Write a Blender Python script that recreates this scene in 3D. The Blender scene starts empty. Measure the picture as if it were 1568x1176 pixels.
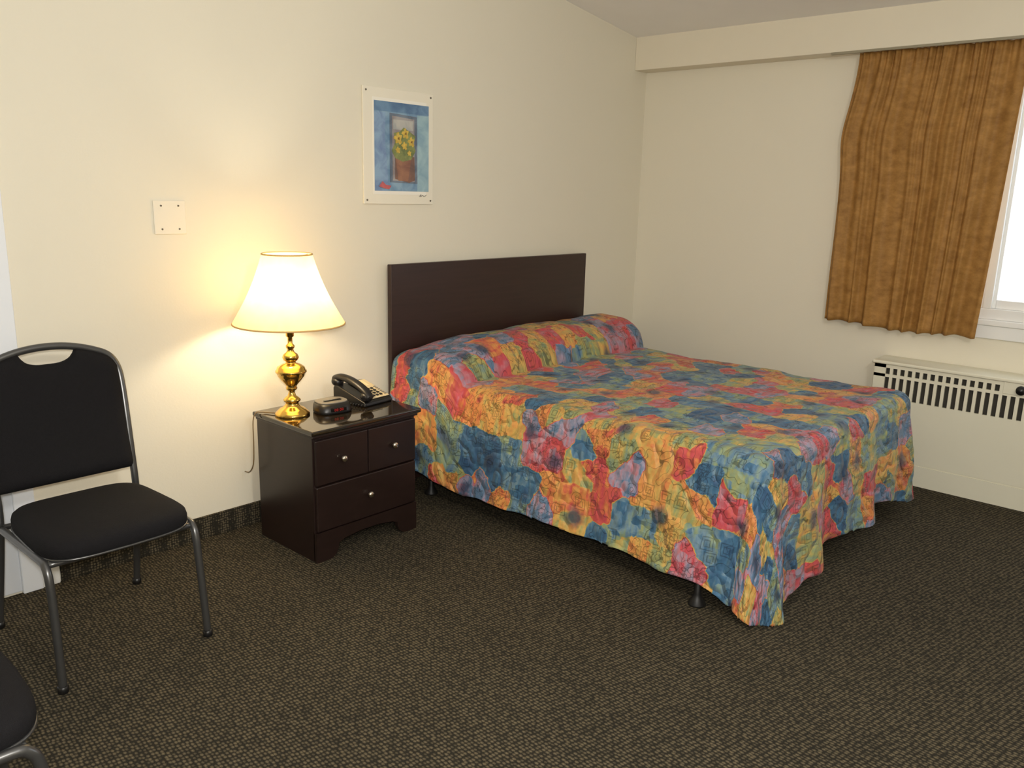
import bpy, bmesh, math, random
from mathutils import Vector as V, Matrix, noise
random.seed(4)
scene=bpy.context.scene
scene.view_settings.view_transform='Standard'
COL=scene.collection

# ------------------------------------------------------------------ helpers
def srgb(r,g,b):
    def c(x):
        x/=255.0
        return x/12.92 if x<=0.04045 else ((x+0.055)/1.055)**2.4
    return (c(r),c(g),c(b),1.0)

def newmat(name):
    m=bpy.data.materials.new(name); m.use_nodes=True
    nt=m.node_tree; b=nt.nodes['Principled BSDF']
    return m,nt,b
def N(nt,t,**kw):
    n=nt.nodes.new(t)
    for k,v in kw.items(): setattr(n,k,v)
    return n
def L(nt,a,b): nt.links.new(a,b)
def MATH(nt,op,a,b=None):
    n=N(nt,'ShaderNodeMath',operation=op)
    for i,x in enumerate((a,b)):
        if x is None: continue
        if isinstance(x,(int,float)): n.inputs[i].default_value=x
        else: L(nt,x,n.inputs[i])
    return n.outputs['Value']
def MR(nt,v,a,b,c,d):
    n=N(nt,'ShaderNodeMapRange')
    for k,x in zip(('From Min','From Max','To Min','To Max'),(a,b,c,d)): n.inputs[k].default_value=x
    L(nt,v,n.inputs['Value']); return n.outputs['Result']

def pmat(name,col,rough=0.5,metal=0.0,var=0.06,vscale=8.0,bump=0.0,bscale=200.0,coat=0.0,spec=0.5,stretch=None):
    m,nt,b=newmat(name)
    tc=N(nt,'ShaderNodeTexCoord'); ns=N(nt,'ShaderNodeTexNoise')
    ns.inputs['Scale'].default_value=vscale; ns.inputs['Detail'].default_value=4
    src=tc.outputs['Object']
    if stretch:
        mp=N(nt,'ShaderNodeMapping'); mp.inputs['Scale'].default_value=stretch; L(nt,src,mp.inputs['Vector']); src=mp.outputs['Vector']
    L(nt,src,ns.inputs['Vector'])
    mr=MR(nt,ns.outputs['Fac'],0,1,1-var,1+var)
    vm=N(nt,'ShaderNodeVectorMath',operation='SCALE'); vm.inputs[0].default_value=col[:3]
    L(nt,mr,vm.inputs['Scale'])
    L(nt,vm.outputs['Vector'],b.inputs['Base Color'])
    b.inputs['Roughness'].default_value=rough; b.inputs['Metallic'].default_value=metal
    b.inputs['Coat Weight'].default_value=coat
    b.inputs['Specular IOR Level'].default_value=spec
    if bump>0:
        n2=N(nt,'ShaderNodeTexNoise'); n2.inputs['Scale'].default_value=bscale; n2.inputs['Detail'].default_value=3
        L(nt,tc.outputs['Object'],n2.inputs['Vector'])
        bp=N(nt,'ShaderNodeBump'); bp.inputs['Strength'].default_value=bump; bp.inputs['Distance'].default_value=0.003
        L(nt,n2.outputs['Fac'],bp.inputs['Height']); L(nt,bp.outputs['Normal'],b.inputs['Normal'])
    return m

def empty(name,loc=(0,0,0),rz=0):
    e=bpy.data.objects.new(name,None); e.location=loc; e.rotation_euler=(0,0,rz); COL.objects.link(e); return e

def mkobj(name,verts,faces,mat=None,parent=None,smooth=False,loc=(0,0,0)):
    me=bpy.data.meshes.new(name); me.from_pydata([tuple(v) for v in verts],[],faces); me.update()
    bm=bmesh.new(); bm.from_mesh(me); bmesh.ops.recalc_face_normals(bm,faces=bm.faces); bm.to_mesh(me); bm.free()
    ob=bpy.data.objects.new(name,me); COL.objects.link(ob); ob.location=loc
    if mat: me.materials.append(mat)
    if smooth:
        for p in me.polygons: p.use_smooth=True
    if parent: ob.parent=parent
    return ob

def boxes(name,bl,mat,parent=None,bevel=0.0,seg=2):
    vs=[];fs=[]
    for (x0,x1,y0,y1,z0,z1) in bl:
        o=len(vs)
        vs+=[(x0,y0,z0),(x1,y0,z0),(x1,y1,z0),(x0,y1,z0),(x0,y0,z1),(x1,y0,z1),(x1,y1,z1),(x0,y1,z1)]
        fs+=[(o,o+3,o+2,o+1),(o+4,o+5,o+6,o+7),(o,o+1,o+5,o+4),(o+1,o+2,o+6,o+5),(o+2,o+3,o+7,o+6),(o+3,o,o+4,o+7)]
    ob=mkobj(name,vs,fs,mat,parent)
    if bevel>0:
        md=ob.modifiers.new('bev','BEVEL'); md.width=bevel; md.segments=seg; md.limit_method='ANGLE'
        for p in ob.data.polygons: p.use_smooth=True
        w=ob.modifiers.new('wn','WEIGHTED_NORMAL')
    return ob

def lathe(name,prof,mat,parent=None,n=48,loc=(0,0,0),ripple=0,nr=0):
    vs=[];fs=[]
    for (r,z) in prof:
        for i in range(n):
            a=2*math.pi*i/n
            rr=r*(1+ (ripple if (nr and i%2) else 0))
            vs.append((rr*math.cos(a),rr*math.sin(a),z))
    for j in range(len(prof)-1):
        for i in range(n):
            k=(i+1)%n
            fs.append((j*n+i,j*n+k,(j+1)*n+k,(j+1)*n+i))
    return mkobj(name,vs,fs,mat,parent,smooth=True,loc=loc)

def smooth_path(pts,sub=6,closed=False):
    pts=[V(p) for p in pts]; out=[]; n=len(pts)
    rng=n if closed else n-1
    for i in range(rng):
        p0=pts[(i-1)%n] if (closed or i>0) else pts[i]
        p1=pts[i]; p2=pts[(i+1)%n]
        p3=pts[(i+2)%n] if (closed or i<n-2) else pts[i+1]
        for s in range(sub):
            t=s/sub
            out.append(0.5*((2*p1)+(-p0+p2)*t+(2*p0-5*p1+4*p2-p3)*t*t+(-p0+3*p1-3*p2+p3)*t**3))
    if not closed: out.append(pts[-1])
    return out

def tube(name,pts,r,mat,parent=None,n=10,closed=False,sub=6,ry=None):
    P=smooth_path(pts,sub,closed) if sub>1 else [V(p) for p in pts]
    m=len(P); vs=[];fs=[]; up=None
    for i in range(m):
        if closed: t=(P[(i+1)%m]-P[(i-1)%m]).normalized()
        else: t=(P[min(i+1,m-1)]-P[max(i-1,0)]).normalized()
        if up is None:
            up=V((0,0,1)) if abs(t.z)<0.9 else V((0,1,0))
        up=(up-t*up.dot(t)).normalized(); s=t.cross(up)
        for k in range(n):
            a=2*math.pi*k/n
            vs.append(P[i]+s*math.cos(a)*r+up*math.sin(a)*(ry or r))
    for i in range(m if closed else m-1):
        j=(i+1)%m
        for k in range(n):
            l=(k+1)%n
            fs.append((i*n+k,i*n+l,j*n+l,j*n+k))
    if not closed:
        fs.append(tuple(range(n))); fs.append(tuple(range((m-1)*n,m*n)))
    return mkobj(name,vs,fs,mat,parent,smooth=True)

def extr(name,poly,axis,a0,a1,mat,parent=None,bevel=0.0,seg=2,smooth=True):
    def mk(p,a):
        if axis=='y': return (p[0],a,p[1])
        if axis=='z': return (p[0],p[1],a)
        return (a,p[0],p[1])
    n=len(poly)
    vs=[mk(p,a0) for p in poly]+[mk(p,a1) for p in poly]
    fs=[tuple(range(n)),tuple(range(2*n-1,n-1,-1))]
    for i in range(n): fs.append((i,(i+1)%n,n+(i+1)%n,n+i))
    ob=mkobj(name,vs,fs,mat,parent)
    if bevel>0:
        md=ob.modifiers.new('bev','BEVEL'); md.width=bevel; md.segments=seg; md.limit_method='ANGLE'; md.angle_limit=math.radians(40)
        if smooth:
            for p in ob.data.polygons: p.use_smooth=True
            ob.modifiers.new('wn','WEIGHTED_NORMAL')
    return ob

def rrect(x0,x1,y0,y1,r,n=6):
    pts=[]
    for (cx,cy,a0) in ((x1-r,y1-r,0),(x0+r,y1-r,90),(x0+r,y0+r,180),(x1-r,y0+r,270)):
        for i in range(n+1):
            a=math.radians(a0+90*i/n); pts.append((cx+r*math.cos(a),cy+r*math.sin(a)))
    return pts

# ------------------------------------------------------------------ materials
M_wall=pmat('wall_paint',srgb(232,226,208),0.7,var=0.02,vscale=1.5,bump=0.12,bscale=120)
M_ceil=pmat('ceiling_paint',srgb(246,244,241),0.85,var=0.02,bump=0.1,bscale=90)
M_soffit=pmat('soffit_paint',srgb(232,224,204),0.75,var=0.02)
M_white=pmat('white_trim',srgb(240,240,238),0.45,var=0.02)
M_rad=pmat('radiator_enamel',srgb(230,226,206),0.45,var=0.02)
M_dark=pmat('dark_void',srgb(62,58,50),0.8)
M_esp=pmat('espresso_wood',srgb(36,24,21),0.32,var=0.3,vscale=14,spec=0.5,stretch=(1,1,4))
M_esp_top=pmat('espresso_gloss',srgb(34,26,16),0.07,var=0.2,vscale=10,coat=0.6)
M_hb=pmat('headboard_wood',srgb(50,31,26),0.38,var=0.35,vscale=10,stretch=(0.4,1,7))
M_brass=pmat('polished_brass',srgb(226,184,96),0.14,metal=1.0,var=0.03)
M_nickel=pmat('nickel_knob',srgb(220,210,195),0.18,metal=1.0)
M_tube=pmat('chair_steel_grey',srgb(98,98,98),0.3,metal=0.75,var=0.08,vscale=30)
M_fabric=pmat('black_upholstery',srgb(24,23,25),0.9,var=0.25,vscale=120,bump=0.5,bscale=500,spec=0.2)
M_black=pmat('black_plastic',srgb(20,19,19),0.35)
M_blackg=pmat('black_glossy',srgb(14,13,13),0.12)
M_grey=pmat('grey_plastic',srgb(120,116,108),0.35)
M_beige=pmat('phone_faceplate',srgb(205,188,150),0.5)
M_iron=pmat('bedframe_iron',srgb(18,17,17),0.5)
M_sheet=pmat('mattress_ticking',srgb(225,222,215),0.8)
M_plate=pmat('switch_plate_cream',srgb(238,231,214),0.4,var=0.01)
M_screw=pmat('screw_steel',srgb(120,115,105),0.3,metal=1)

def carpet_mat():
    m,nt,b=newmat('carpet_olive_weave')
    tc=N(nt,'ShaderNodeTexCoord')
    mp=N(nt,'ShaderNodeMapping'); mp.inputs['Rotation'].default_value=(0,0,math.radians(8)); mp.inputs['Scale'].default_value=(1.0,0.7,1.0)
    L(nt,tc.outputs['Object'],mp.inputs['Vector'])
    vo=N(nt,'ShaderNodeTexVoronoi'); vo.inputs['Scale'].default_value=92; vo.inputs['Randomness'].default_value=0.35
    L(nt,mp.outputs['Vector'],vo.inputs['Vector'])
    rp=N(nt,'ShaderNodeValToRGB'); e=rp.color_ramp.elements
    e[0].position=0.16;e[0].color=srgb(106,96,76); e[1].position=0.52;e[1].color=srgb(44,41,34)
    L(nt,vo.outputs['Distance'],rp.inputs['Fac'])
    n2=N(nt,'ShaderNodeTexNoise'); n2.inputs['Scale'].default_value=340; n2.inputs['Detail'].default_value=3
    L(nt,tc.outputs['Object'],n2.inputs['Vector'])
    n3=N(nt,'ShaderNodeTexNoise'); n3.inputs['Scale'].default_value=2.2; n3.inputs['Detail'].default_value=3
    L(nt,tc.outputs['Object'],n3.inputs['Vector'])
    mu=MATH(nt,'MULTIPLY',MR(nt,n2.outputs['Fac'],0.3,0.7,0.6,1.3),MR(nt,n3.outputs['Fac'],0,1,0.85,1.15))
    vm=N(nt,'ShaderNodeVectorMath',operation='SCALE'); L(nt,rp.outputs['Color'],vm.inputs[0]); L(nt,mu,vm.inputs['Scale'])
    L(nt,vm.outputs['Vector'],b.inputs['Base Color'])
    b.inputs['Roughness'].default_value=0.95; b.inputs['Specular IOR Level'].default_value=0.12
    bp=N(nt,'ShaderNodeBump'); bp.inputs['Strength'].default_value=0.5; bp.inputs['Distance'].default_value=0.003; bp.invert=True
    L(nt,vo.outputs['Distance'],bp.inputs['Height']); L(nt,bp.outputs['Normal'],b.inputs['Normal'])
    return m
M_carpet=carpet_mat()

def spread_mat():
    m,nt,b=newmat('bedspread_patchwork')
    uv=N(nt,'ShaderNodeUVMap'); uv.uv_map='UVMap'
    P=uv.outputs['UV']
    def noise_(scale,detail=2,vec=None,dist=0):
        n=N(nt,'ShaderNodeTexNoise'); n.inputs['Scale'].default_value=scale; n.inputs['Detail'].default_value=detail; n.inputs['Distortion'].default_value=dist
        L(nt,vec or P,n.inputs['Vector']); return n
    def warp(scale,amp,detail=2):
        n0=noise_(scale,detail)
        sub=N(nt,'ShaderNodeVectorMath',operation='SUBTRACT'); sub.inputs[1].default_value=(0.5,0.5,0.5); L(nt,n0.outputs['Color'],sub.inputs[0])
        sc=N(nt,'ShaderNodeVectorMath',operation='SCALE'); sc.inputs['Scale'].default_value=amp; L(nt,sub.outputs['Vector'],sc.inputs[0])
        ad=N(nt,'ShaderNodeVectorMath',operation='ADD'); L(nt,P,ad.inputs[0]); L(nt,sc.outputs['Vector'],ad.inputs[1]); return ad.outputs['Vector']
    A=warp(14,0.05,3); B=warp(16,0.014)
    def vor(scale,vec,metric='CHEBYCHEV',feat='F1',rnd=0.8,sm=0.1):
        v=N(nt,'ShaderNodeTexVoronoi'); v.voronoi_dimensions='2D'; v.feature=feat
        v.distance=metric
        v.inputs['Scale'].default_value=scale; v.inputs['Randomness'].default_value=rnd
        if feat=='SMOOTH_F1': v.inputs['Smoothness'].default_value=sm
        L(nt,vec,v.inputs['Vector']); return v
    def sep(v):
        s=N(nt,'ShaderNodeSeparateColor'); L(nt,v.outputs['Color'],s.inputs['Color']); return s
    v1=vor(8.2,A,feat='SMOOTH_F1',sm=0.10,rnd=0.75); s1=sep(v1)
    v2=vor(26,B,rnd=0.5); s2=sep(v2)
    am=MATH(nt,'ADD',s1.outputs['Red'],MR(nt,s2.outputs['Red'],0,1,-0.07,0.07))
    bm_=N(nt,'ShaderNodeMapping'); bm_.inputs['Rotation'].default_value=(0,0,math.radians(35)); bm_.inputs['Scale'].default_value=(1,3,1); L(nt,P,bm_.inputs['Vector'])
    am=MATH(nt,'ADD',am,MR(nt,noise_(13,3,bm_.outputs['Vector']).outputs['Fac'],0.3,0.7,-0.08,0.08))
    rp=N(nt,'ShaderNodeValToRGB'); cr=rp.color_ramp
    stops=[(0.0,(56,88,122)),(0.11,(64,106,138)),(0.19,(104,132,150)),(0.26,(126,146,122)),(0.34,(152,154,98)),(0.42,(198,162,88)),(0.52,(212,148,80)),(0.61,(204,122,72)),(0.68,(192,84,72)),(0.78,(190,72,84)),(0.86,(180,116,126)),(0.93,(154,142,162)),(1.0,(92,120,150))]
    cr.elements[0].position=0; cr.elements[0].color=srgb(*stops[0][1]); cr.elements[1].position=1; cr.elements[1].color=srgb(*stops[-1][1])
    for p,c in stops[1:-1]:
        e=cr.elements.new(p); e.color=srgb(*c)
    L(nt,am,rp.inputs['Fac'])
    def contour(scale,w,detail=1,vec=None):
        n=noise_(scale,detail,vec)
        a=MATH(nt,'ABSOLUTE',MATH(nt,'SUBTRACT',n.outputs['Fac'],0.5))
        return MR(nt,a,w*0.4,w,0,1)
    c1=MATH(nt,'MAXIMUM',contour(15,0.012),MATH(nt,'GREATER_THAN',s1.outputs['Blue'],0.75))
    c2=MATH(nt,'MAXIMUM',contour(32,0.024),MATH(nt,'LESS_THAN',s1.outputs['Green'],0.55))
    v3=vor(11,B,metric='EUCLIDEAN',rnd=0.8); s3=sep(v3)
    fr=MATH(nt,'ABSOLUTE',MATH(nt,'SUBTRACT',MATH(nt,'FRACT',MATH(nt,'MULTIPLY',v3.outputs['Distance'],6.0)),0.5))
    ring=MR(nt,fr,0.04,0.11,0,1)
    ringm=MATH(nt,'MAXIMUM',MATH(nt,'MAXIMUM',ring,MATH(nt,'LESS_THAN',s3.outputs['Green'],0.7)),MATH(nt,'GREATER_THAN',v3.outputs['Distance'],0.36))
    v4=vor(15,B,rnd=0.55); s4=sep(v4)
    fb=MATH(nt,'ABSOLUTE',MATH(nt,'SUBTRACT',v4.outputs['Distance'],0.34)); boxl=MR(nt,fb,0.018,0.04,0.25,1)
    fb2=MATH(nt,'ABSOLUTE',MATH(nt,'SUBTRACT',v4.outputs['Distance'],0.17)); boxl2=MR(nt,fb2,0.018,0.04,0.25,1)
    boxm=MATH(nt,'MAXIMUM',MATH(nt,'MINIMUM',boxl,boxl2),MATH(nt,'LESS_THAN',s4.outputs['Blue'],0.72))
    mm=MATH(nt,'MINIMUM',MATH(nt,'MINIMUM',c1,c2),MATH(nt,'MINIMUM',ringm,boxm))
    mu=MATH(nt,'MULTIPLY',MR(nt,mm,0,1,0.42,1.0),MR(nt,noise_(60,4).outputs['Fac'],0.3,0.7,0.86,1.10))
    v5=vor(3.5,A,metric='EUCLIDEAN',rnd=0.9)
    bl=MR(nt,MATH(nt,'ADD',v5.outputs['Distance'],MR(nt,noise_(20,3).outputs['Fac'],0,1,-0.1,0.1)),0.07,0.18,0.85,0.0)
    mx=N(nt,'ShaderNodeMix',data_type='RGBA'); L(nt,bl,mx.inputs['Factor']); L(nt,rp.outputs['Color'],mx.inputs['A']); mx.inputs['B'].default_value=srgb(42,58,84)
    vm=N(nt,'ShaderNodeVectorMath',operation='SCALE'); L(nt,mx.outputs['Result'],vm.inputs[0]); L(nt,mu,vm.inputs['Scale'])
    L(nt,vm.outputs['Vector'],b.inputs['Base Color'])
    b.inputs['Roughness'].default_value=0.55; b.inputs['Specular IOR Level'].default_value=0.35
    b.inputs['Sheen Weight'].default_value=0.1
    a=MATH(nt,'ABSOLUTE',MATH(nt,'SUBTRACT',noise_(9,1).outputs['Fac'],0.5))
    l=MATH(nt,'ADD',MR(nt,a,0,0.10,0,1),MR(nt,noise_(26,2).outputs['Fac'],0,1,0,0.4))
    bp=N(nt,'ShaderNodeBump'); bp.inputs['Strength'].default_value=0.7; bp.inputs['Distance'].default_value=0.014
    L(nt,l,bp.inputs['Height']); L(nt,bp.outputs['Normal'],b.inputs['Normal'])
    return m
M_spread=spread_mat()

def curtain_mat():
    m,nt,b=newmat('curtain_gold_fabric')
    tc=N(nt,'ShaderNodeTexCoord')
    mp=N(nt,'ShaderNodeMapping'); mp.inputs['Scale'].default_value=(1,1,1.6); L(nt,tc.outputs['Object'],mp.inputs['Vector'])
    n=N(nt,'ShaderNodeTexNoise'); n.inputs['Scale'].default_value=16; n.inputs['Detail'].default_value=5; n.inputs['Roughness'].default_value=0.65
    L(nt,mp.outputs['Vector'],n.inputs['Vector'])
    rp=N(nt,'ShaderNodeValToRGB'); e=rp.color_ramp.elements
    e[0].position=0.3;e[0].color=srgb(144,103,52); e[1].position=0.7;e[1].color=srgb(184,138,76)
    L(nt,n.outputs['Fac'],rp.inputs['Fac']); L(nt,rp.outputs['Color'],b.inputs['Base Color'])
    b.inputs['Roughness'].default_value=0.6; b.inputs['Specular IOR Level'].default_value=0.25
    tr=N(nt,'ShaderNodeBsdfTranslucent'); L(nt,rp.outputs['Color'],tr.inputs['Color'])
    mx=N(nt,'ShaderNodeMixShader'); mx.inputs[0].default_value=0.08
    out=nt.nodes['Material Output']; L(nt,b.outputs[0],mx.inputs[1]); L(nt,tr.outputs[0],mx.inputs[2]); L(nt,mx.outputs[0],out.inputs['Surface'])
    return m
M_curt=curtain_mat()

# ------------------------------------------------------------------ room
YA=3.23; XB=4.86; XL=-1.6; YF=-2.6; XS=4.72; ZS=2.285
def ceilz(x): return 2.485+(XS-x)*0.13 if x>1.5 else 2.485+(XS-1.5)*0.13
T=0.12
boxes('floor',[(XL-T,XB+T,YF-T,YA+T,-0.1,0)],M_carpet)
boxes('wall_back',[(XL-T,XB+T,YA,YA+T,0,3.1)],M_wall)
boxes('wall_left',[(XL-T,XL,YF,YA,0,3.1)],M_wall)
boxes('wall_front',[(XL-T,XB+T,YF-T,YF,0,3.1)],M_wall)
WY0,WY1,WZ0,WZ1=-0.75,1.75,0.92,2.2
boxes('wall_right',[(XB,XB+T,YF,WY0,0,3.1),(XB,XB+T,WY1,YA,0,3.1),(XB,XB+T,WY0,WY1,0,WZ0),(XB,XB+T,WY0,WY1,WZ1,3.1)],M_wall)
c0=ceilz(XB);c1=ceilz(1.5)
zr=2.485+(XS-XB)*0.13
extr('ceiling',[(XB+T,zr-0.0156),(1.5,c1),(XL-T,c1),(XL-T,c1+0.12),(1.5,c1+0.12),(XB+T,zr+0.12)],'y',YF-T,YA+T,M_ceil)
boxes('trim_soffit',[(XS,XB,YF,YA,ZS,2.5)],M_soffit,bevel=0.004)
boxes('trim_curtain_track',[(XS-0.006,XS+0.012,-1.2,1.95,ZS-0.012,ZS)],pmat('track_grey',srgb(150,142,120),0.5))
boxes('baseboard_back',[(1.04,XB,YA-0.012,YA,0,0.1)],M_carpet,bevel=0.003)
boxes('baseboard_right',[(XB-0.012,XB,1.56,YA-0.012,0,0.1)],M_carpet,bevel=0.003)
d=empty('door_1',(0,0,0))
boxes('casing',[(0.905,0.975,YA-0.02,YA+0.01,0,2.12),(-0.02,0.05,YA-0.02,YA+0.01,0,2.12),(-0.02,0.975,YA-0.02,YA+0.01,2.05,2.12)],pmat('door_casing_white',srgb(236,240,246),0.4,var=0.01),d,bevel=0.004)
boxes('slab',[(0.05,0.905,YA-0.008,YA+0.02,0.01,2.05)],pmat('door_white',srgb(222,226,232),0.4,var=0.01),d,bevel=0.002)
lathe('knob',[(0.0,0),(0.012,0),(0.012,0.03),(0.028,0.04),(0.03,0.055),(0.02,0.068),(0,0.07)],M_brass,d,n=24,loc=(0.13,YA-0.008,1.0)).rotation_euler=(math.radians(90),0,0)
boxes('trim_1',[(0.975,1.035,YA-0.014,YA,0,0.11)],M_white,bevel=0.003)

# window
w=empty('window_1')
fr=[]
y0,y1,z0,z1=WY0,WY1,WZ0,WZ1
xa,xb=XB-0.01,XB+0.07
fw=0.055
fr+=[(xa,xb,y0,y0+fw,z0,z1),(xa,xb,y1-fw,y1,z0,z1),(xa,xb,y0+fw,y1-fw,z0,z0+fw),(xa,xb,y0+fw,y1-fw,z1-fw,z1)]
boxes('frame',fr,M_white,w,bevel=0.003)
sa=[]
def sash(a,b_,c,e,x0,x1,t=0.045):
    return [(x0,x1,a,a+t,c,e),(x0,x1,b_-t,b_,c,e),(x0,x1,a+t,b_-t,c,c+t),(x0,x1,a+t,b_-t,e-t,e)]
sa+=sash(y0+fw,0.52,z0+fw,z1-fw,XB+0.012,XB+0.045)
sa+=sash(0.50,1.05,z0+fw,z1-fw,XB+0.02,XB+0.05)
sa+=sash(1.03,y1-fw,z0+fw,z1-fw,XB+0.012,XB+0.045)
boxes('sashes',sa,M_white,w,bevel=0.003)
boxes('mullion',[(XB-0.006,XB+0.06,1.02,1.06,z0+fw,z1-fw),(XB-0.006,XB+0.06,0.49,0.53,z0+fw,z1-fw)],M_white,w,bevel=0.003)
m,nt,b=newmat('window_glass')
g=N(nt,'ShaderNodeBsdfGlossy'); g.inputs['Roughness'].default_value=0.03; t=N(nt,'ShaderNodeBsdfTransparent')
mx=N(nt,'ShaderNodeMixShader'); mx.inputs[0].default_value=0.05
L(nt,t.outputs[0],mx.inputs[1]); L(nt,g.outputs[0],mx.inputs[2]); L(nt,mx.outputs[0],nt.nodes['Material Output'].inputs['Surface'])
boxes('glass',[(XB+0.03,XB+0.034,y0+fw,y1-fw,z0+fw,z1-fw)],m,w)
boxes('sill',[(XB-0.035,XB+0.07,y0-0.05,y1+0.04,z0-0.03,z0),(XB-0.02,XB,y0-0.03,y1+0.02,z0-0.1,z0-0.03)],M_white,w,bevel=0.005)

# curtain
def curtain():
    ny,nz=300,60; ya,yb=1.855,1.0; za,zb=ZS-0.005,0.825
    XC=4.772
    def yw(s):
        return s+0.030*math.sin(s*9.0+0.4)+0.014*math.sin(s*23+1)
    vs=[];fs=[]
    for j in range(nz+1):
        t=j/nz
        for i in range(ny+1):
            s=i/ny
            z=za+(zb-za)*t
            left=ya+0.03*math.exp(-((t-0.3)/0.1)**2)*0.6-0.04*math.exp(-((t-0.0)/0.20)**2)
            right=yb+0.05*t
            y=left+(right-left)*s
            ph=yw(s)*2*math.pi*9.0+0.6*math.sin(t*3+s*4)
            amp=0.018*(0.5+0.5*t)*(0.5+0.7*math.sin(s*11+1+t*0.6)**2)
            x=XC+amp*math.sin(ph)+0.005*math.sin(ph*2.3+1.2+t*2)*(1-0.3*t)+0.013*noise.noise(V((s*8,t*2.5,0)))
            x+=0.007*math.sin(s*2*math.pi*24)*math.exp(-t/0.06)
            zz=z+ (0.008*math.sin(s*8+.5)+0.003*math.sin(ph))*t + (-0.008*s*t)
            y+=0.006*math.cos(ph)*t
            vs.append((x,y,zz))
    for j in range(nz):
        for i in range(ny):
            a=j*(ny+1)+i; fs.append((a,a+1,a+ny+2,a+ny+1))
    e=empty('curtain')
    o=mkobj('drape_panel',vs,fs,M_curt,e,smooth=True)
    so=o.modifiers.new('so','SOLIDIFY'); so.thickness=0.002
curtain()

# radiator / convector cabinet
def radiator():
    e=empty('radiator_cabinet'); xf=4.665; xbk=XB-0.003; y0,y1=-1.3,1.50; zt=0.66
    bl=[]
    zr1=(0.455,0.572); zr2=(0.588,0.622)
    p=0.038; sw=0.022
    ya,yb=y1-0.06,-1.2
    zlow=0.44
    bl.append((xf,xf+0.012,y0,y1,0.12,zlow))
    bl.append((xf-0.004,xf+0.012,y0,y1,0.0,0.112))
    bl.append((xf+0.004,xf+0.012,y0,y1,0.11,0.125))
    bl.append((xf,xf+0.012,y0,y1,zr1[1],zr2[0]))
    bl.append((xf,xf+0.012,y0,y1,zr2[1],zt-0.015))
    bl.append((xf,xf+0.012,ya+0.0,y1,zlow,zt-0.015))
    bl.append((xf,xf+0.012,y0,yb,zlow,zt-0.015))
    bl.append((xf,xf+0.012,yb,ya,zlow,zr1[0]))
    y=ya-sw
    while y>yb:
        bl.append((xf,xf+0.012,y-(p-sw),y,zr1[0],zr1[1])); bl.append((xf,xf+0.012,y-(p-sw),y,zr2[0],zr2[1]))
        y-=p
    bl.append((xf+0.012,xbk,y1-0.012,y1,0,zt-0.015))
    bl.append((xf+0.012,xbk,y0,y0+0.012,0,zt-0.015))
    boxes('cabinet_front',bl,M_rad,e)
    boxes('cabinet_top',[(xf-0.012,xbk,y0-0.01,y1+0.012,zt-0.018,zt)],M_rad,e,bevel=0.006,seg=3)
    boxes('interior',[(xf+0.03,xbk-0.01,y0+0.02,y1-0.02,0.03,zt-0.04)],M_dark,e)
    lathe('valve_knob',[(0,0),(0.022,0),(0.024,0.008),(0.02,0.026),(0,0.028)],M_black,e,n=24,loc=(xf-0.004,0.79,0.61)).rotation_euler=(0,math.radians(-90),0)
    boxes('valve_plate',[(xf-0.004,xf,0.70,0.87,0.582,0.645)],M_rad,e,bevel=0.002)
radiator()

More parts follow.
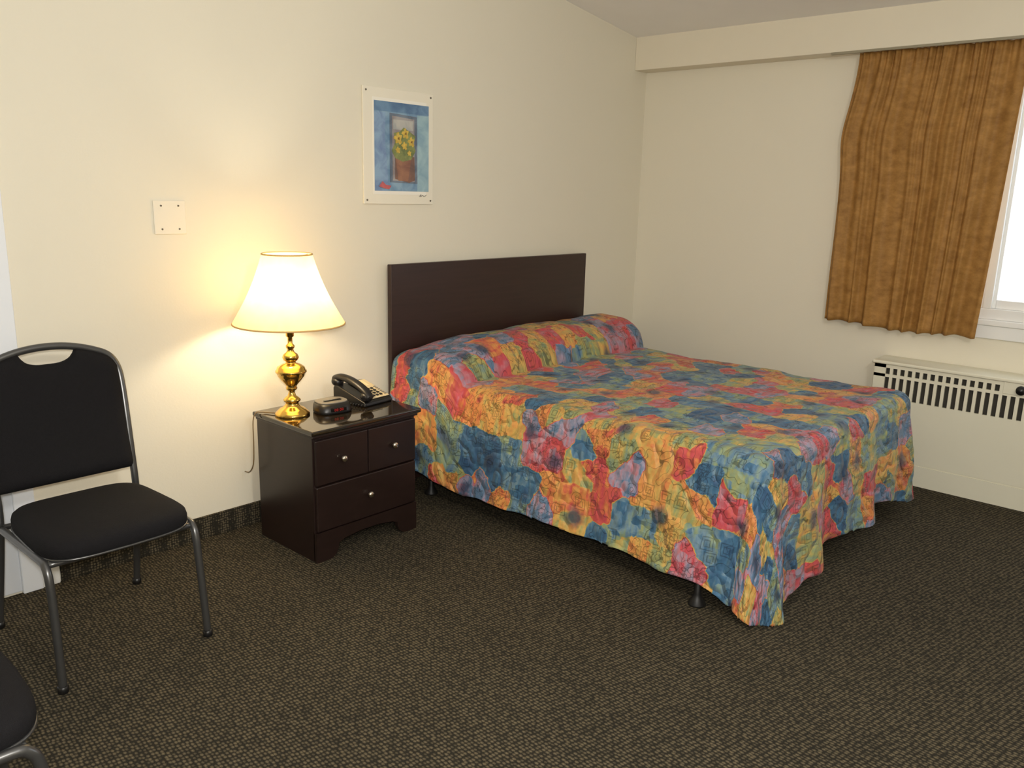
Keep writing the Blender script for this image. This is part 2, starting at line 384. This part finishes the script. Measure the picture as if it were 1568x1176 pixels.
# ------------------------------------------------------------------ bed
def bed():
    e=empty('bed')
    xl,xr,yf,yh=2.68,4.25,1.16,3.165; ZT=0.60
    boxes('headboard',[(2.64,4.22,3.175,3.205,0.34,1.14)],M_hb,e,bevel=0.004)
    boxes('headboard_legs',[(2.80,2.88,3.18,3.205,0,0.36),(3.98,4.06,3.18,3.205,0,0.36)],M_hb,e)
    o=extr('box_spring',rrect(xl+0.06,xr-0.06,yf+0.06,yh,0.06),'z',0.19,0.36,M_sheet,e,bevel=0.02)
    o=extr('mattress',rrect(xl+0.05,xr-0.05,yf+0.05,yh,0.06),'z',0.365,0.565,M_sheet,e,bevel=0.04,seg=3)
    boxes('frame_rails',[(xl+0.07,xl+0.1,yf+0.15,yh,0.155,0.19),(xr-0.1,xr-0.07,yf+0.15,yh,0.155,0.19),(xl-0.03,xr-0.07,yf+0.205,yf+0.235,0.155,0.188),(xl+0.03,xr-0.07,2.935,2.965,0.155,0.188)],M_iron,e)
    k=0
    for (x,y) in ((xl-0.055,1.38),(xr-0.06,1.38),(2.705,2.95),(xr-0.08,2.95),(3.44,1.38)):
        k+=1
        lathe('leg_%d'%k,[(0,0),(0.034,0),(0.034,0.006),(0.020,0.028),(0.014,0.045),(0.013,0.18),(0,0.18)],M_iron,e,n=20,loc=(x,y,0.0))
    rr=0.055; ix0,ix1,iy0=xl+rr+0.03,xr-rr-0.03,yf+rr+0.03
    arc=math.pi/2*rr
    def bump(x,y):
        t=(y-2.965)/0.235
        if abs(t)>=1 and y<2.965: return 0
        if y>=2.965: t=(y-2.965)/0.30
        v=max(0,1-abs(t)**2.4)**0.6
        mid=1-0.06*math.exp(-((x-3.40)/0.12)**2)
        dl=max(0,min(1,(x-2.72)/0.34)); endl=0.70+0.30*math.sin(dl*math.pi/2)
        return 0.168*v*mid*endl*(1+0.06*noise.noise(V((x*3,y*3,7))))
    def ztop(x,y):
        z=ZT+bump(x,y)
        z+=0.012*noise.noise(V((x*3,y*3,0)))+0.007*noise.noise(V((x*8,y*8,3)))+0.003*noise.noise(V((x*17,y*14,5)))
        z+=0.02*math.exp(-((x-3.45)/0.7)**2)*0.5
        return z
    g=0.0125; D0=0.52
    U0,U1=xl-0.68,xr+0.68; V0,V1=yf-0.68,yh
    nu=int((U1-U0)/g); nv=int((V1-V0)/g)
    vs=[];uvs=[];cl=[]
    for j in range(nv+1):
        for i in range(nu+1):
            u=U0+(U1-U0)*i/nu; v=V0+(V1-V0)*j/nv
            cx=min(max(u,ix0),ix1); cy=max(v,iy0)
            dx,dy=u-cx,v-cy; dd=math.hypot(dx,dy)
            if dd<1e-9:
                vs.append((u,v,ztop(u,v))); uvs.append((u,v)); cl.append(False); continue
            nx,ny=dx/dd,dy/dd
            corner=2*abs(nx*ny)
            b=bump(cx,cy)
            th=math.atan2(-ny,abs(nx)) if corner>1e-6 else 0
            D=D0+b*1.0+0.03
            sag=0.0
            if nx<-0.99: sag=0.045*max(0,1-(cy-iy0)/0.20)**1.3
            elif nx<-1e-4: sag=0.045*(1-th/(math.pi/2))+0.085*(th/(math.pi/2))+0.045*corner
            elif abs(nx)<=1e-4 and cx<ix0+0.2: sag=0.085*(1-(cx-ix0)/0.2)
            elif nx>0 and corner>0.02: sag=0.04*corner
            D+=sag
            hemw=0.012*math.sin(cy*5+1)+0.006*math.sin(cy*17) if abs(nx)>0.99 else 0.022*math.sin(cx*4.6+0.6)+0.014*math.sin(cx*11)
            if corner<0.02 : D+=hemw
            else: D+=hemw*(1-corner)
            if abs(nx)>0.99 and cy>2.6: D-=0.05*min(1,(cy-2.6)/0.3)
            c=dd>D
            if c: dd=D
            z0=ztop(cx,cy); flat=0.03
            if dd<flat: off=dd; dz=0
            elif dd<flat+arc:
                a=(dd-flat)/rr; off=flat+rr*math.sin(a); dz=rr*(1-math.cos(a))
            else:
                off=flat+rr; dz=rr+(dd-flat-arc)
            tdrop=max(0,(dd-flat-arc*0.5)/(D-flat-arc*0.5))
            if abs(nx)>0.99:
                fold=0.010*math.sin(cy*9+0.8)+0.006*math.sin(cy*21+2)
                flare=0.095 if nx<0 else 0.03
                if cy>2.72: flare+=0.0; off+=0.035*min(1,(cy-2.72)/0.06)*min(1,max(0,(dd-0.01)/0.08))
            elif abs(ny)>0.99:
                fold=0.028*math.sin(cx*11+0.3)+0.014*math.sin(cx*23)
                flare=0.045
                fold*=min(1,(cx-ix0)/0.15)*1.0 if cx<ix0+0.15 else 1.0
            else:
                fold=0.028*math.sin(th*4.0)**2
                flare=(0.095-0.05*(th/(math.pi/2))+0.02*corner) if nx<0 else 0.035
            wr=0.014*noise.noise(V((u*5,v*5,9)))+0.006*noise.noise(V((u*14,v*14,2)))
            off+=tdrop*flare+fold*tdrop**1.2+wr*min(1,tdrop*4)
            z=z0-dz*0.995
            x=cx+nx*off; y=cy+ny*off
            if z<0.008:
                ex=0.008-z; z=0.008+0.003*math.sin(u*40); x+=nx*ex*0.6; y+=ny*ex*0.6
            vs.append((x,y,z)); uvs.append((cx+nx*dd,cy+ny*dd)); cl.append(c)
    fs=[]
    for j in range(nv):
        for i in range(nu):
            a=j*(nu+1)+i; q=(a,a+1,a+nu+2,a+nu+1)
            if all(cl[k] for k in q): continue
            fs.append(q)
    used=set(k for q in fs for k in q); mp={};nv_=[];nu_=[]
    for k in sorted(used): mp[k]=len(nv_); nv_.append(vs[k]); nu_.append(uvs[k])
    fs=[tuple(mp[k] for k in q) for q in fs]
    o=mkobj('bedspread',nv_,fs,M_spread,e,smooth=True)
    uvl=o.data.uv_layers.new(name='UVMap')
    for lp in o.data.loops: uvl.data[lp.index].uv=nu_[lp.vertex_index]
    so=o.modifiers.new('so','SOLIDIFY'); so.thickness=0.008; so.offset=-1
    for nme,xa,xb_ in (('pillow_1',2.76,3.38),('pillow_2',3.46,4.15)):
        me=bpy.data.meshes.new(nme); bm=bmesh.new(); bmesh.ops.create_uvsphere(bm,u_segments=32,v_segments=16,radius=1)
        for vtx in bm.verts:
            c=vtx.co
            f=lambda t: math.copysign(abs(t)**0.6,t)
            vtx.co=V(((xa+xb_)/2+f(c.x)*(xb_-xa)/2,2.97+f(c.y)*0.16,0.635+c.z*0.055))
        bm.to_mesh(me); bm.free(); ob=bpy.data.objects.new(nme,me); COL.objects.link(ob); ob.parent=e; me.materials.append(M_sheet)
        for pp in me.polygons: pp.use_smooth=True
bed()

# ------------------------------------------------------------------ nightstand
def nightstand():
    e=empty('nightstand'); x0,x1,y0,y1=1.82,2.355,2.67,3.085; H=0.565
    boxes('side_panels',[(x0,x0+0.02,y0+0.012,y1,0,H-0.022),(x1-0.02,x1,y0+0.012,y1,0,H-0.022),(x0+0.02,x1-0.02,y1-0.01,y1,0.06,H-0.022),(x0+0.02,x1-0.02,y0+0.02,y1-0.01,0.11,0.13),(x0+0.02,x1-0.02,y0+0.014,y0+0.03,0.13,H-0.022)],M_esp,e,bevel=0.002)
    boxes('top',[(x0-0.018,x1+0.018,y0-0.018,y1+0.005,H-0.02,H)],M_esp_top,e,bevel=0.006,seg=3)
    boxes('top_moulding',[(x0-0.006,x1+0.006,y0-0.006,y1,H-0.034,H-0.02)],M_esp,e,bevel=0.004)
    xm=(x0+x1)/2
    boxes('drawer_1',[(x0+0.006,xm-0.002,y0-0.004,y0+0.016,0.33,H-0.045)],M_esp,e,bevel=0.005,seg=3)
    boxes('drawer_2',[(xm+0.002,x1-0.006,y0-0.004,y0+0.016,0.33,H-0.045)],M_esp,e,bevel=0.005,seg=3)
    boxes('drawer_3',[(x0+0.006,x1-0.006,y0-0.004,y0+0.016,0.132,0.324)],M_esp,e,bevel=0.005,seg=3)
    pts=[(x0,0),(x0+0.06,0)]
    for i in range(0,9):
        a=math.pi/2*i/8; pts.append((x0+0.06+0.05*math.sin(a)*1.0,0.0+0.06*(1-math.cos(a))))
    pts+= [(x0+0.14,0.072),(xm-0.05,0.082),(xm+0.05,0.082),(x1-0.14,0.072)]
    for i in range(8,-1,-1):
        a=math.pi/2*i/8; pts.append((x1-0.06-0.05*math.sin(a),0.06*(1-math.cos(a))))
    pts+=[(x1-0.06,0),(x1,0),(x1,0.128),(x0,0.128)]
    q=[];
    for p in pts:
        if not q or (abs(p[0]-q[-1][0])+abs(p[1]-q[-1][1])>1e-5): q.append(p)
    extr('apron',q,'y',y0-0.002,y0+0.018,M_esp,e)
    for i,(x,z) in enumerate((((x0+xm)/2,0.425),((xm+x1)/2,0.425),(xm,0.235))):
        o=lathe('knob_%d'%(i+1),[(0,0.026),(0.008,0.026),(0.013,0.022),(0.015,0.017),(0.012,0.011),(0.006,0.007),(0.006,0),(0,0)],M_nickel,e,n=24,loc=(x,y0-0.002,z)); o.rotation_euler=(math.radians(90),0,0)
nightstand()
TZ=0.565

# ------------------------------------------------------------------ lamp
def lamp():
    e=empty('table_lamp',(1.90,2.935,TZ))
    prof=[(0.0,0.0),(0.072,0.0),(0.072,0.008),(0.066,0.014),(0.062,0.018),(0.058,0.022),(0.052,0.028),(0.036,0.036),(0.028,0.046),(0.026,0.054),(0.034,0.060),(0.036,0.066),(0.03,0.073),(0.018,0.082),(0.013,0.096),(0.013,0.104),(0.022,0.110),(0.024,0.116),(0.020,0.122),(0.026,0.132),(0.042,0.150),(0.055,0.168),(0.060,0.182),(0.064,0.184),(0.064,0.190),(0.060,0.193),(0.056,0.205),(0.040,0.216),(0.022,0.222),(0.020,0.228),(0.030,0.236),(0.034,0.246),(0.030,0.258),(0.017,0.268),(0.012,0.28),(0.018,0.288),(0.018,0.296),(0.010,0.304),(0.010,0.33),(0.017,0.335),(0.017,0.39),(0,0.395)]
    lathe('brass_base',prof,M_brass,e,n=64)
    m,nt,b=newmat('lampshade_fabric')
    tc=N(nt,'ShaderNodeTexCoord'); ns=N(nt,'ShaderNodeTexNoise'); ns.inputs['Scale'].default_value=30; L(nt,tc.outputs['Object'],ns.inputs['Vector'])
    rp=N(nt,'ShaderNodeValToRGB'); rp.color_ramp.elements[0].color=srgb(244,220,166); rp.color_ramp.elements[1].color=srgb(250,230,182); L(nt,ns.outputs['Fac'],rp.inputs['Fac'])
    b.inputs['Roughness'].default_value=0.9; L(nt,rp.outputs['Color'],b.inputs['Base Color'])
    tr=N(nt,'ShaderNodeBsdfTranslucent'); L(nt,rp.outputs['Color'],tr.inputs['Color'])
    mx=N(nt,'ShaderNodeMixShader'); mx.inputs[0].default_value=0.36
    L(nt,b.outputs[0],mx.inputs[1]); L(nt,tr.outputs[0],mx.inputs[2]); L(nt,mx.outputs[0],nt.nodes['Material Output'].inputs['Surface'])
    n=160
    pr=[]
    for i in range(15):
        t=i/14; r=0.222+(0.098-0.222)*t; r-=0.012*math.sin(math.pi*t)
        pr.append((r,0.388+0.282*t))
    lathe('shade',pr,m,e,n=n,ripple=0.018,nr=1)
    tr_m=pmat('shade_trim',srgb(215,175,115),0.8)
    for r,z,nm in ((0.224,0.388,'shade_rim_lower'),(0.099,0.670,'shade_rim_upper')):
        tube(nm,[(r*math.cos(a*math.pi/12),r*math.sin(a*math.pi/12),z) for a in range(24)],0.0035,tr_m,e,closed=True,n=8,sub=4)
    for a in (0,2.094,4.188):
        tube('spider_%d'%int(a),[(0,0,0.658),(0.098*math.cos(a),0.098*math.sin(a),0.665)],0.0015,M_brass,e,sub=1,n=6)
    tube('harp',[(0,0.012,0.335),(0,0.05,0.42),(0,0.055,0.52),(0,0.03,0.62),(0,0,0.655),(0,-0.03,0.62),(0,-0.055,0.52),(0,-0.05,0.42),(0,-0.012,0.335)],0.002,M_brass,e,n=6)
    mb,nt,b=newmat('bulb_glass'); b.inputs['Base Color'].default_value=(1,0.95,0.85,1); b.inputs['Emission Color'].default_value=(1,0.82,0.56,1); b.inputs['Emission Strength'].default_value=6
    lathe('bulb',[(0,0.37),(0.013,0.37),(0.014,0.39),(0.024,0.41),(0.028,0.43),(0.022,0.45),(0,0.458)],mb,e,n=24)
    ld=bpy.data.lights.new('lamp_light','POINT'); ld.energy=9.5; ld.color=(1,0.85,0.62); ld.shadow_soft_size=0.035
    lo=bpy.data.objects.new('lamp_light',ld); COL.objects.link(lo); lo.parent=e; lo.location=(0,0,0.50)
    pts=[(-0.055,0.05,0.006),(-0.07,0.08,0.005),(-0.09,0.10,0.006),(-0.105,0.11,0.004),(-0.118,0.115,-0.03),(-0.123,0.11,-0.14),(-0.123,0.12,-0.22),(-0.113,0.17,-0.27),(-0.095,0.24,-0.29)]
    tube('lamp_power_cord',[(1.90+x,2.935+y,TZ+z) for x,y,z in pts],0.0025,pmat('cord_brown',srgb(120,96,60),0.5),None,n=6)
lamp()

# ------------------------------------------------------------------ telephone
def phone():
    e=empty('telephone',(2.265,2.925,TZ),math.radians(6))
    prof=[(-0.10,0),(-0.10,0.014),(-0.092,0.022),(0.07,0.07),(0.095,0.074),(0.105,0.06),(0.105,0)]
    extr('body',prof,'x',-0.085,0.085,M_black,e,bevel=0.006,seg=3)
    sl=math.atan2(0.048,0.162)
    fp=empty('faceplate_group'); fp.parent=e; fp.location=(0.025,-0.01,0.0475); fp.rotation_euler=(sl,0,0)
    boxes('faceplate',[(-0.048,0.054,-0.078,0.09,0,0.004)],M_beige,fp,bevel=0.002)
    bl=[]
    for r in range(4):
        for c in range(3):
            x=-0.028+c*0.022; y=-0.06+r*0.02
            bl.append((x-0.0075,x+0.0075,y-0.006,y+0.006,0.004,0.008))
    boxes('keypad',bl,M_black,fp,bevel=0.0015)
    bl=[(0.036,0.05,-0.065+r*0.014,-0.056+r*0.014,0.004,0.006) for r in range(6)]
    boxes('memory_keys',bl,M_grey,fp,bevel=0.001)
    boxes('label_strip',[(-0.04,0.03,0.03,0.08,0.004,0.005)],pmat('label_cream',srgb(225,205,160),0.6),fp)
    hp=[(-0.062,-0.105,0.040),(-0.062,-0.085,0.062),(-0.062,-0.04,0.086),(-0.062,0.02,0.104),(-0.062,0.075,0.108),(-0.062,0.11,0.098)]
    tube('handset_grip',hp,0.022,M_black,e,n=14,ry=0.016)
    for nm,loc,rx in (('earpiece',(-0.062,0.098,0.086),20),('mouthpiece',(-0.062,-0.086,0.045),18)):
        o=lathe(nm,[(0,-0.016),(0.022,-0.016),(0.027,-0.008),(0.028,0.006),(0.022,0.016),(0,0.018)],M_black,e,n=24,loc=loc); o.rotation_euler=(math.radians(rx),0,0)
    pts=[]
    for i in range(90):
        t=i/89; a=i*0.9
        bx=-0.062-0.02*math.sin(t*math.pi); by=-0.108+0.2*t*0.9
        pts.append((bx-0.022+0.005*math.cos(a),by,0.0085+0.006*math.sin(a)))
    tube('coiled_cord',pts,0.0018,M_black,e,n=6,sub=2)
phone()

def clock():
    e=empty('clock_radio',(2.055,2.868,TZ),math.radians(-8))
    def ol(k,dy=0):
        pts=[]
        for i in range(32):
            a=2*math.pi*i/32; c,s=math.cos(a),math.sin(a)
            pts.append((k*0.080*math.copysign(abs(c)**0.6,c),dy+k*0.060*math.copysign(abs(s)**0.75,s)))
        return pts
    rings=[(0.94,0.0,0.0),(1.0,0.0,0.004),(1.0,0.001,0.012),(0.98,0.004,0.024),(0.94,0.008,0.034),(0.86,0.011,0.042)]
    vs=[];fs=[];n=32
    for k,dy,z in rings:
        for (x,y) in ol(k,dy): vs.append((x,y,z))
    for j in range(len(rings)-1):
        for i in range(n): fs.append((j*n+i,j*n+(i+1)%n,(j+1)*n+(i+1)%n,(j+1)*n+i))
    fs.append(tuple(range(n))); fs.append(tuple(range((len(rings)-1)*n,len(rings)*n)))
    mkobj('body',vs,fs,M_black,e,smooth=False).data.polygons.foreach_set('use_smooth',[True]*(len(fs)-2)+[False]*2)
    extr('top_cover',ol(0.84,0.011),'z',0.041,0.047,M_grey,e,bevel=0.002,seg=2)
    boxes('snooze_bar',[(-0.04,0.04,-0.008,0.006,0.047,0.051)],M_blackg,e,bevel=0.002)
    boxes('display_window',[(-0.036,0.036,-0.0605,-0.05,0.012,0.028)],M_blackg,e,bevel=0.002)
    mr_,nt,b=newmat('red_led'); b.inputs['Base Color'].default_value=(0.4,0.01,0.01,1); b.inputs['Emission Color'].default_value=(1,0.03,0.02,1); b.inputs['Emission Strength'].default_value=0.2
    bl=[]
    for x0 in (-0.018,-0.008,0.006,0.016):
        a,c=0.0152,0.0248
        bl+=[(x0-0.0032,x0-0.0022,-0.0612,-0.0605,a,c),(x0+0.0022,x0+0.0032,-0.0612,-0.0605,a,c),(x0-0.0032,x0+0.0032,-0.0612,-0.0605,c-0.001,c),(x0-0.0032,x0+0.0032,-0.0612,-0.0605,a,a+0.001)]
    boxes('led_digits',bl,mr_,e)
clock()

# ------------------------------------------------------------------ wall plate
def plate():
    e=empty('wall_plate'); x0,x1,z0,z1=1.50,1.63,1.305,1.435
    boxes('cover',[(x0,x1,YA-0.008,YA,z0,z1)],M_plate,e,bevel=0.003)
    k=0
    for x in (x0+0.03,x1-0.03):
        for z in (z0+0.02,z1-0.02):
            k+=1; o=lathe('screw_%d'%k,[(0,0.003),(0.003,0.003),(0.004,0),(0,0)],M_screw,e,n=12,loc=(x,YA-0.008,z)); o.rotation_euler=(math.radians(90),0,0)
plate()

# ------------------------------------------------------------------ picture
def picture():
    e=empty('framed_picture'); x0,x1,z0,z1=2.515,2.955,1.43,1.965
    boxes('backing_mat',[(x0,x1,YA-0.012,YA-0.002,z0,z1)],pmat('mat_white',srgb(240,234,216),0.5,var=0.01),e,bevel=0.002)
    k=0
    for x in (x0+0.018,x1-0.018):
        for z in (z0+0.018,z1-0.018):
            k+=1; o=lathe('screw_%d'%k,[(0,0.004),(0.004,0.003),(0.005,0),(0,0)],M_screw,e,n=12,loc=(x,YA-0.012,z)); o.rotation_euler=(math.radians(90),0,0)
    boxes('inner_mat',[(x0+0.055,x1-0.048,YA-0.0135,YA-0.012,z0+0.045,z1-0.045)],pmat('mat_cream',srgb(246,242,230),0.5,var=0.01),e)
    def painter(name,c1,c2,scale=14):
        m,nt,b=newmat(name); tc=N(nt,'ShaderNodeTexCoord'); n=N(nt,'ShaderNodeTexNoise'); n.inputs['Scale'].default_value=scale; n.inputs['Detail'].default_value=5; n.inputs['Distortion'].default_value=0.8
        L(nt,tc.outputs['Object'],n.inputs['Vector']); r=N(nt,'ShaderNodeValToRGB'); r.color_ramp.elements[0].position=0.35; r.color_ramp.elements[1].position=0.65
        r.color_ramp.elements[0].color=srgb(*c1); r.color_ramp.elements[1].color=srgb(*c2); L(nt,n.outputs['Fac'],r.inputs['Fac']); L(nt,r.outputs['Color'],b.inputs['Base Color']); b.inputs['Roughness'].default_value=0.4; return m
    ax0,ax1,az0,az1=2.578,2.922,1.492,1.905
    yy=YA-0.0135
    def W(u,v): return (ax0+(ax1-ax0)*u, az0+(az1-az0)*v)
    lay=[0]
    def shape(name,pts,mat):
        lay[0]+=1; y=yy-0.0004*lay[0]
        ps=[W(*p) for p in pts]
        extr(name,ps,'y',y,y+0.0004*1.0,mat,e)
    R=lambda a,b,c,d:[(a,c),(b,c),(b,d),(a,d)]
    shape('print_sky_blue',R(0,1,0,1),painter('ink_blue',(98,134,168),(142,172,194)))
    shape('print_top_band',R(0,1,0.89,1),painter('ink_blue_dark',(76,108,146),(108,142,174)))
    shape('print_right_band',R(0.78,1,0.0,0.88),painter('ink_pale',(132,166,184),(164,194,202)))
    shape('print_left_wash',[(0,0),(0.24,0),(0.22,0.3),(0.18,0.6),(0.20,0.88),(0,0.88)],painter('ink_violet',(110,134,174),(142,172,200)))
    shape('print_opening_edge',[(0.27,0.10),(0.78,0.09),(0.77,0.86),(0.27,0.88)],painter('ink_slate',(84,98,116),(120,132,148)))
    shape('print_opening',[(0.32,0.12),(0.73,0.11),(0.72,0.83),(0.31,0.85)],painter('ink_mauve',(136,126,126),(168,164,164)))
    shape('print_pane',R(0.33,0.70,0.70,0.81),painter('ink_pane',(156,160,162),(190,188,180)))
    shape('print_pot_shadow',[(0.36,0.14),(0.62,0.10),(0.73,0.13),(0.72,0.40),(0.36,0.42)],painter('ink_umber',(104,80,72),(136,98,80)))
    shape('print_pot',[(0.42,0.12),(0.60,0.12),(0.66,0.38),(0.37,0.38)],painter('ink_terracotta',(124,82,66),(158,112,84)))
    gr=painter('ink_green',(104,116,66),(144,150,86),30)
    shape('print_leaves',[(0.36,0.38),(0.50,0.34),(0.66,0.37),(0.74,0.47),(0.70,0.55),(0.74,0.64),(0.62,0.69),(0.52,0.73),(0.45,0.68),(0.34,0.66),(0.36,0.55),(0.30,0.46)],gr)
    ye=painter('ink_yellow',(194,162,60),(220,190,88),40)
    def blob(name,cx,cy,r,mat,n=12):
        shape(name,[(cx+r*(1+0.35*((i*7)%3-1)*0.8)*math.cos(2*math.pi*i/n),cy+0.83*r*(1+0.35*((i*5)%3-1)*0.8)*math.sin(2*math.pi*i/n)) for i in range(n)],mat)
    for i,(cx,cy,r) in enumerate([(0.42,0.60,0.072),(0.55,0.66,0.062),(0.66,0.57,0.060),(0.53,0.52,0.05),(0.41,0.47,0.04),(0.62,0.44,0.035)]):
        blob('print_sunflower_%d'%(i+1),cx,cy,r,ye,16)
    um=painter('ink_brown',(130,98,40),(156,120,50))
    for i,(cx,cy) in enumerate([(0.42,0.60),(0.55,0.66),(0.66,0.57)]):
        blob('print_seedhead_%d'%(i+1),cx,cy,0.02,um,8)
    shape('print_red_bloom',[(0.06,0.05),(0.14,0.03),(0.24,0.02),(0.28,0.06),(0.18,0.07),(0.12,0.11)],painter('ink_red',(176,70,80),(206,110,104)))
    tube('signature',[(2.86,YA-0.0145,1.468),(2.872,YA-0.0145,1.478),(2.868,YA-0.0145,1.466),(2.882,YA-0.0145,1.474),(2.892,YA-0.0145,1.468),(2.908,YA-0.0145,1.476)],0.0012,M_grey,e,n=5)
picture()

# ------------------------------------------------------------------ chairs
def chair(name,loc,rz):
    e=empty(name,loc,rz)
    r=0.0125
    L_=[(-0.235,0.275,0.012),(-0.232,0.25,0.12),(-0.226,0.205,0.30),(-0.222,0.185,0.42),(-0.222,0.195,0.52),(-0.226,0.225,0.68),(-0.230,0.255,0.80),(-0.225,0.268,0.855),(-0.202,0.276,0.897),(-0.155,0.281,0.922),(-0.08,0.285,0.943),(0,0.286,0.950)]
    full=L_+[(-x,y,z) for (x,y,z) in reversed(L_[:-1])]
    tube('back_frame',full,r,M_tube,e,n=12,sub=5,ry=0.011)
    cen=smooth_path(L_,8)
    up=[p for p in cen if p.z>0.80]
    def tubez(x):
        x=-abs(x)
        best=0.80
        for a,b in zip(up[:-1],up[1:]):
            if min(a.x,b.x)<=x<=max(a.x,b.x) and abs(b.x-a.x)>1e-6:
                best=max(best,a.z+(b.z-a.z)*(x-a.x)/(b.x-a.x))
        return best
    for s,nm in ((-1,'side_frame_left'),(1,'side_frame_right')):
        pts=[(s*0.232,-0.272,0.012),(s*0.230,-0.262,0.14),(s*0.228,-0.248,0.28),(s*0.228,-0.238,0.355),(s*0.228,-0.222,0.385),(s*0.227,-0.19,0.396),(s*0.225,-0.05,0.392),(s*0.222,0.19,0.385)]
        tube(nm,pts,r,M_tube,e,n=12,sub=5)
    tube('front_rail',[(-0.226,-0.215,0.390),(0,-0.225,0.390),(0.226,-0.215,0.390)],0.010,M_tube,e)
    tube('rear_rail',[(-0.222,0.185,0.388),(0.222,0.185,0.388)],0.010,M_tube,e,sub=1)
    for i,(x,y) in enumerate(((-0.232,-0.272),(0.232,-0.272),(-0.235,0.276),(0.235,0.276))):
        lathe('glide_%d'%(i+1),[(0,0),(0.014,0),(0.016,0.004),(0.016,0.022),(0.0125,0.024),(0,0.024)],M_black,e,n=16,loc=(x,y,0))
    n=56
    def outline(k):
        pts=[]
        for i in range(n):
            a=2*math.pi*i/n; c,s=math.cos(a),math.sin(a)
            p=0.42
            x=math.copysign(abs(c)**p,c); y=math.copysign(abs(s)**p,s)
            wx=0.235-0.02*(y+1)/2
            pts.append((x*wx*k,-0.035+y*0.225*k-(0.015*(1-x*x) if y<0 else 0)*k))
        return pts
    rings=[(0.90,0.398),(0.975,0.402),(1.0,0.414),(1.0,0.432),(0.985,0.446),(0.94,0.456),(0.82,0.464),(0.6,0.469),(0.35,0.472),(0.1,0.473)]
    vs=[];fs=[]
    for k,z in rings:
        for p in outline(k): vs.append((p[0],p[1],z))
    for j in range(len(rings)-1):
        for i in range(n): fs.append((j*n+i,j*n+(i+1)%n,(j+1)*n+(i+1)%n,(j+1)*n+i))
    fs.append(tuple(range(n))); fs.append(tuple(range((len(rings)-1)*n,len(rings)*n)))
    mkobj('seat',vs,fs,M_fabric,e,smooth=True)
    tube('seat_piping',[(p[0],p[1],0.404) for p in outline(0.99)],0.004,M_tube,e,n=8,closed=True,sub=1)
    def yb(z):
        if z<0.52: return 0.195
        return 0.195+(z-0.52)*0.215
    nx,nz=48,34
    def topz(x):
        s=max(0,1-(abs(x)/0.088)**2.6)
        s=s**0.55
        return tubez(x)-0.006-0.052*s
    vs=[];fs=[]
    for side in (0,1):
        for j in range(nz+1):
            for i in range(nx+1):
                x=-0.221+0.442*i/nx
                zt=topz(x); zb=0.50
                z=zb+(zt-zb)*j/nz
                ex=min(1,min(i,nx-i)/4.0); ez=min(1,min(j,nz-j)/3.0)
                th=0.010+0.020*math.sqrt(max(0,ex*ez))
                vs.append((x,yb(z)+(-th if side==0 else th*0.55),z))
    S=(nx+1)*(nz+1)
    for side in (0,1):
        for j in range(nz):
            for i in range(nx):
                a=side*S+j*(nx+1)+i; fs.append((a,a+1,a+nx+2,a+nx+1))
    for i in range(nx):
        fs.append((i,i+1,S+i+1,S+i)); a=nz*(nx+1)+i; fs.append((a,a+1,S+a+1,S+a))
    for j in range(nz):
        a=j*(nx+1); fs.append((a,a+nx+1,S+a+nx+1,S+a)); a+=nx; fs.append((a,a+nx+1,S+a+nx+1,S+a))
    mkobj('back_cushion',vs,fs,M_fabric,e,smooth=True)
    return e
chair('banquet_chair',(1.0,2.735,0),0)
chair('banquet_chair',(0.232,1.905,0),math.radians(88))

# ------------------------------------------------------------------ lights
cf=empty('added_fill_light',(0.6,-0.6,c1))  # invented fixture behind the camera, added to fill the room with light
lathe('added_fill_stem',[(0.012,0),(0.012,-0.30),(0.02,-0.31),(0,-0.31)],M_brass,cf,n=16)  # stem and canopy belong to the added fill fixture
lathe('added_fill_canopy',[(0.06,0),(0.05,-0.02),(0,-0.025)],M_brass,cf,n=24)
def area(name,loc,tgt,size,e,col):
    ld=bpy.data.lights.new(name,'AREA'); ld.energy=e; ld.size=size; ld.color=col; ld.shape='DISK'
    o=bpy.data.objects.new(name,ld); COL.objects.link(o); o.location=loc
    o.rotation_euler=(V(tgt)-V(loc)).to_track_quat('-Z','Y').to_euler(); return o
ld=bpy.data.lights.new('added_fill_bulb','POINT'); ld.energy=92; ld.color=(1,0.96,0.885); ld.shadow_soft_size=0.12  # added fill point light, hung low so it brightens the ceiling too
o=bpy.data.objects.new('added_fill_bulb',ld); COL.objects.link(o); o.parent=cf; o.location=(0,0,-0.60)
area('camera_flash',(-0.03,-0.05,1.60),(2.9,2.3,0.8),0.10,46,(1,0.975,0.93))

# world
wd=bpy.data.worlds.new('World'); scene.world=wd; wd.use_nodes=True
bg=wd.node_tree.nodes['Background']; bg.inputs['Color'].default_value=(0.88,0.94,1,1); bg.inputs['Strength'].default_value=2.6

# ------------------------------------------------------------------ camera
p=math.radians(13);r=math.radians(1.5);a=math.radians(41.8)
F=V((math.cos(a)*math.cos(p),math.sin(a)*math.cos(p),-math.sin(p)))
R0=V((math.sin(a),-math.cos(a),0)); U0=R0.cross(F)
R=R0*math.cos(r)+U0*math.sin(r); U=U0*math.cos(r)-R0*math.sin(r)
cd=bpy.data.cameras.new('camera'); cd.sensor_width=36; cd.lens=36*1270/1568; cd.clip_start=0.02
co=bpy.data.objects.new('camera',cd); COL.objects.link(co)
co.matrix_world=Matrix(((R.x,U.x,-F.x,0),(R.y,U.y,-F.y,0),(R.z,U.z,-F.z,1.5),(0,0,0,1)))
scene.camera=co
